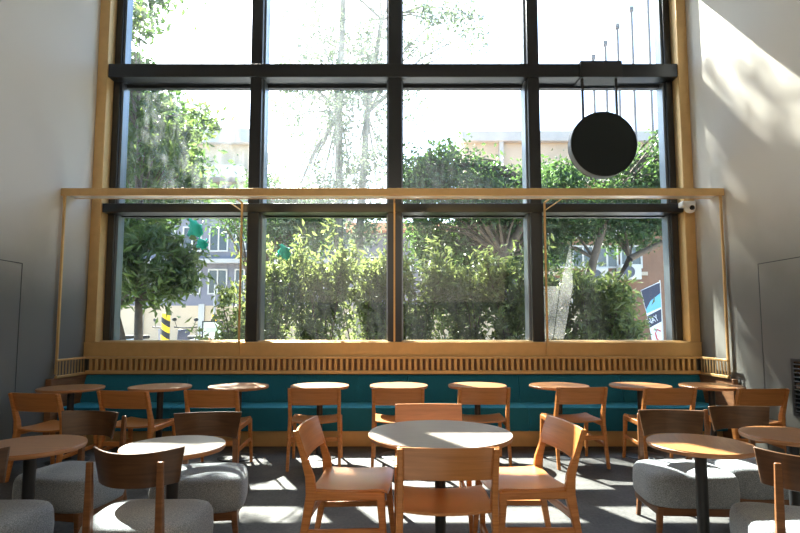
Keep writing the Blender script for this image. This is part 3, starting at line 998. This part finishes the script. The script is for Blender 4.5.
for x, z, lab in ((9.55, 3.25, 'white air conditioner box under the brown building windows'), (8.2, 3.1, 'white air conditioner box half hidden by the hedge top')):
    ac = thing('air_conditioner', lab, 'air conditioner', (x, 21.68, z), 0, 'air conditioner boxes on the brown building')
    MB().box(-0.42, 0.42, -0.16, 0.31, 0, 0.62).build('case', M['wframe'], ac, bevel=0.02)
    b = MB()
    b.loft([[(-0.1 + r * math.cos(u), yy, 0.31 + r * math.sin(u)) for u in (2 * PI * k / 24 for k in range(24))] for r, yy in ((0.24, -0.16), (0.24, -0.19), (0.20, -0.19), (0.20, -0.17))])
    b.build('fan_grille', M['scooter_dark'], ac)
# cream boundary wall
bw = thing('boundary_wall', 'cream boundary wall with grey posts beyond the striped pole', 'wall', (0, 18, 0))
MB().box(-13, 7.5, 0, 0.2, -0.1, 2.05).build('panel', M['cream'], bw, smooth=0)
for x in (-10.6, -8.6, -6.55, -4.5):
    MB().box(x - 0.1, x + 0.1, -0.06, 0.0, -0.1, 2.1).build('post', M['steel'], bw, smooth=0)
# striped poles
for x, y, h, r, lab in ((-5.86, 13.6, 1.70, 0.105, 'thick yellow and black striped pole behind the forked tree'), (-5.85, 17.2, 1.75, 0.08, 'thin striped pole standing against the cream wall')):
    p = thing('striped_pole', lab, 'pole', (x, y, -0.05))
    MB().lathe([(r, 0.0), (r, h), (r * 0.9, h + 0.04), (0.001, h + 0.05)], 24).build('sleeve', M['stripes'], p)
    if r < 0.1:
        MB().lathe([(0.035, h), (0.035, h + 1.0)], 12).build('shaft', M['steel'], p)
# framed notice board
nb = thing('notice_board', 'black framed notice board with pale poster on the pavement', 'sign', (-4.46, 13.0, -0.05))
b = MB()
for x0, x1, z0, z1 in ((-0.25, -0.22, 0, 1.54), (0.22, 0.25, 0, 1.54), (-0.22, 0.22, 1.51, 1.54), (-0.22, 0.22, 0.78, 0.81)):
    b.box(x0, x1, -0.02, 0.02, z0, z1)
b.build('frame', M['black'], nb, smooth=0)
pp = MB().box(-0.22, 0.22, -0.008, 0.008, 0.81, 1.51).build('poster', M['poster'], nb, smooth=0)
MB().box(-0.16, 0.16, -0.011, -0.008, 1.26, 1.38).build('green_patch', M['poster_green'], pp, smooth=0)
b = MB()
for cx, cz, r in ((-0.08, 1.10, 0.05), (0.03, 1.06, 0.06), (0.12, 1.12, 0.03)):
    b.loft([[(cx + r * math.cos(u), yy, cz + r * 0.7 * math.sin(u)) for u in (2 * PI * k / 14 for k in range(14))] for yy in (-0.0115, -0.008)])
b.build('orange_patch', M['poster_orange'], pp, smooth=0)
# scooters parked in front of the wall
def make_scooter(label, loc, rz):
    t = thing('scooter', label, 'scooter', loc, rz, 'parked scooters by the wall')
    for y in (-0.6, 0.6):
        b = MB()
        b.loft([[(xx, y + r * math.cos(u), 0.22 + r * math.sin(u)) for u in (2 * PI * k / 24 for k in range(24))] for xx, r in ((-0.05, 0.16), (-0.05, 0.22), (0.05, 0.22), (0.05, 0.16))], closed=True)
        b.build('wheel', M['rubber'], t)
    b = MB()
    b.loft([[(sx * w, y, z) for sx, z in ((-1, z0), (1, z0), (1, z1), (-1, z1))] for y, w, z0, z1 in ((-0.85, 0.10, 0.5, 0.72), (-0.5, 0.17, 0.35, 0.76), (-0.1, 0.17, 0.25, 0.70), (0.0, 0.16, 0.22, 0.32), (0.35, 0.16, 0.22, 0.34))])
    b.build('body', M['scooter_paint'], t, bevel=0.03)
    MB().box(-0.13, 0.13, -0.8, -0.05, 0.74, 0.84).build('seat', M['rubber'], t, bevel=0.04)
    b = MB(); b.loft([[(-0.2, 0.36, 0.3), (0.2, 0.36, 0.3), (0.16, 0.5, 0.3), (-0.16, 0.5, 0.3)], [(-0.17, 0.28, 1.0), (0.17, 0.28, 1.0), (0.12, 0.42, 1.0), (-0.12, 0.42, 1.0)]])
    b.build('front_shield', M['scooter_dark'], t, bevel=0.03)
    b = MB(); b.tube([(-0.33, 0.22, 1.06), (-0.1, 0.32, 1.04), (0.1, 0.32, 1.04), (0.33, 0.22, 1.06)], 0.018, 8)
    b.build('handlebar', M['rubber'], t)
    for s in (-1, 1):
        b = MB(); b.tube([(s * 0.24, 0.26, 1.06), (s * 0.30, 0.26, 1.22)], 0.008, 6)
        b.loft([[(s * 0.31 + r * 1.4 * math.cos(u), yy, 1.26 + r * math.sin(u)) for u in (2 * PI * k / 12 for k in range(12))] for yy, r in ((0.25, 0.045), (0.28, 0.045))])
        b.build('mirror', M['rubber'], t)
    return t
S0 = make_scooter('parked pale scooter just beside the striped pole', (-5.50, 14.3, 0.28), R(50))
dup(S0, (-4.95, 15.6, 0.28), R(35), 'parked pale scooter nearest the notice board')
dup(S0, (-6.75, 14.7, 0.28), R(-40), 'parked pale scooter behind the forked tree trunk')
# pennant banner
bp_ = thing('banner', 'white and blue pennant banner on a pole outside the last pane', 'banner', (5.98, 12.0, -0.05), R(0))
b = MB(); b.tube([(0.0, 0, 0), (0.0, 0, 1.4), (-0.02, 0, 2.45)], 0.014, 8)
b.build('pole', M['wframe'], bp_)
def bxz(z):   # free edge of the cloth
    return -0.46 + (2.3 - z) * 0.20 if z < 2.22 else -0.46
b = MB()
b.prism_y([(-0.015, 2.42), (-0.46, 2.22), (-0.33, 1.62), (-0.26, 1.2), (-0.22, 0.8), (-0.01, 0.72)], -0.006, 0.006)
cl = b.build('cloth', M['banner'], bp_, smooth=0)
b = MB(); b.prism_y([(-0.02, 2.40), (-0.455, 2.21), (-0.42, 2.05), (-0.36, 1.78), (-0.25, 1.98), (-0.02, 2.16)], -0.009, -0.006)
b.build('dark_band', M['banner_dark'], cl, smooth=0)
b = MB(); b.prism_y([(-0.02, 2.16), (-0.25, 1.98), (-0.36, 1.78), (-0.34, 1.70), (-0.02, 1.84)], -0.009, -0.006)
b.build('blue_swoosh', M['banner_blue'], cl, smooth=0)
b = MB(); b.prism_y([(-0.02, 1.80), (-0.335, 1.64), (-0.29, 1.38), (-0.02, 1.52)], -0.009, -0.006)
blk = b.build('dark_block', M['banner_dark'], cl, smooth=0)
b = MB(); b.tube([(-0.05, -0.008, 1.30), (-0.12, -0.008, 1.34), (-0.17, -0.008, 1.26), (-0.14, -0.008, 1.14), (-0.08, -0.008, 1.06), (-0.04, -0.008, 0.96), (-0.09, -0.008, 0.90)], 0.016, 6)
b.build('red_swirl', M['banner_red'], cl)
tx = bpy.data.curves.new('lettering', 'FONT')
tx.body = 'NAY'
tx.size = 0.20
tx.extrude = 0.001
tx.materials.append(M['banner'])
tmp = bpy.data.objects.new('lettering_source', tx)
COL.objects.link(tmp)
bpy.context.view_layer.update()
tme = bpy.data.meshes.new_from_object(tmp.evaluated_get(bpy.context.evaluated_depsgraph_get()))
bpy.data.objects.remove(tmp)
bpy.data.curves.remove(tx)
to = bpy.data.objects.new('lettering', tme)
COL.objects.link(to)
to.parent = cl
to.location = (-0.305, -0.0105, 1.44)
to.rotation_euler = (R(90), R(-26), 0)
to.scale = (0.62, 1.0, 1.0)
# flag poles on the right
for i, (x, z) in enumerate(((14.84, 21.21), (13.85, 19.85), (12.99, 18.80), (12.25, 17.76), (11.52, 16.91))):
    p = thing('flagpole', ['tallest bare flagpole nearest the window jamb', 'bare flagpole, second from the window jamb', 'bare flagpole in the middle of the row of five', 'bare flagpole, second shortest of the row', 'shortest bare flagpole at the end of the row'][i], 'flagpole', (x, 30, -0.05), 0, 'row of bare flagpoles')
    MB().lathe([(0.10, 0), (0.075, z)], 10).build('shaft', M['pole_grey'], p)
    MB().box(-0.12, 0.12, -0.1, 0.1, z, z + 0.3).build('cap', M['pole_grey'], p, bevel=0.03)
# green scraps caught in the leaves
rg = np.random.default_rng(5)
for x, y, z, s, lab in ((-3.42, 9.0, 3.02, 0.24, 'larger green cloth scrap caught high in the forked tree'), (-3.30, 9.0, 2.76, 0.17, 'small green cloth scrap hanging below the larger one'), (-1.72, 8.15, 2.50, 0.17, 'turquoise cloth scrap above the hedge behind the second pane')):
    b = MB()
    nn_ = 6
    vs = []
    for i in range(nn_ + 1):
        for j in range(nn_ + 1):
            u, v = i / nn_ - 0.5, j / nn_ - 0.5
            vs.append((s * (u + 0.25 * v + 0.12 * rg.normal() * (abs(u) > 0.4)), s * 0.25 * math.sin(6 * u + 3 * v), s * (v - 0.4 * u + 0.10 * rg.normal() * (abs(v) > 0.4))))
    fs = [(i * (nn_ + 1) + j, (i + 1) * (nn_ + 1) + j, (i + 1) * (nn_ + 1) + j + 1, i * (nn_ + 1) + j + 1) for i in range(nn_) for j in range(nn_)]
    b.add(vs, fs)
    o = b.build('cloth_scrap', M['teal_cloth'], None, smooth=60)
    o.location = (x, y, z)
    md = o.modifiers.new('thickness', 'SOLIDIFY')
    md.thickness = 0.006
    tag(o, lab, 'cloth', 'green cloth scraps in the leaves')
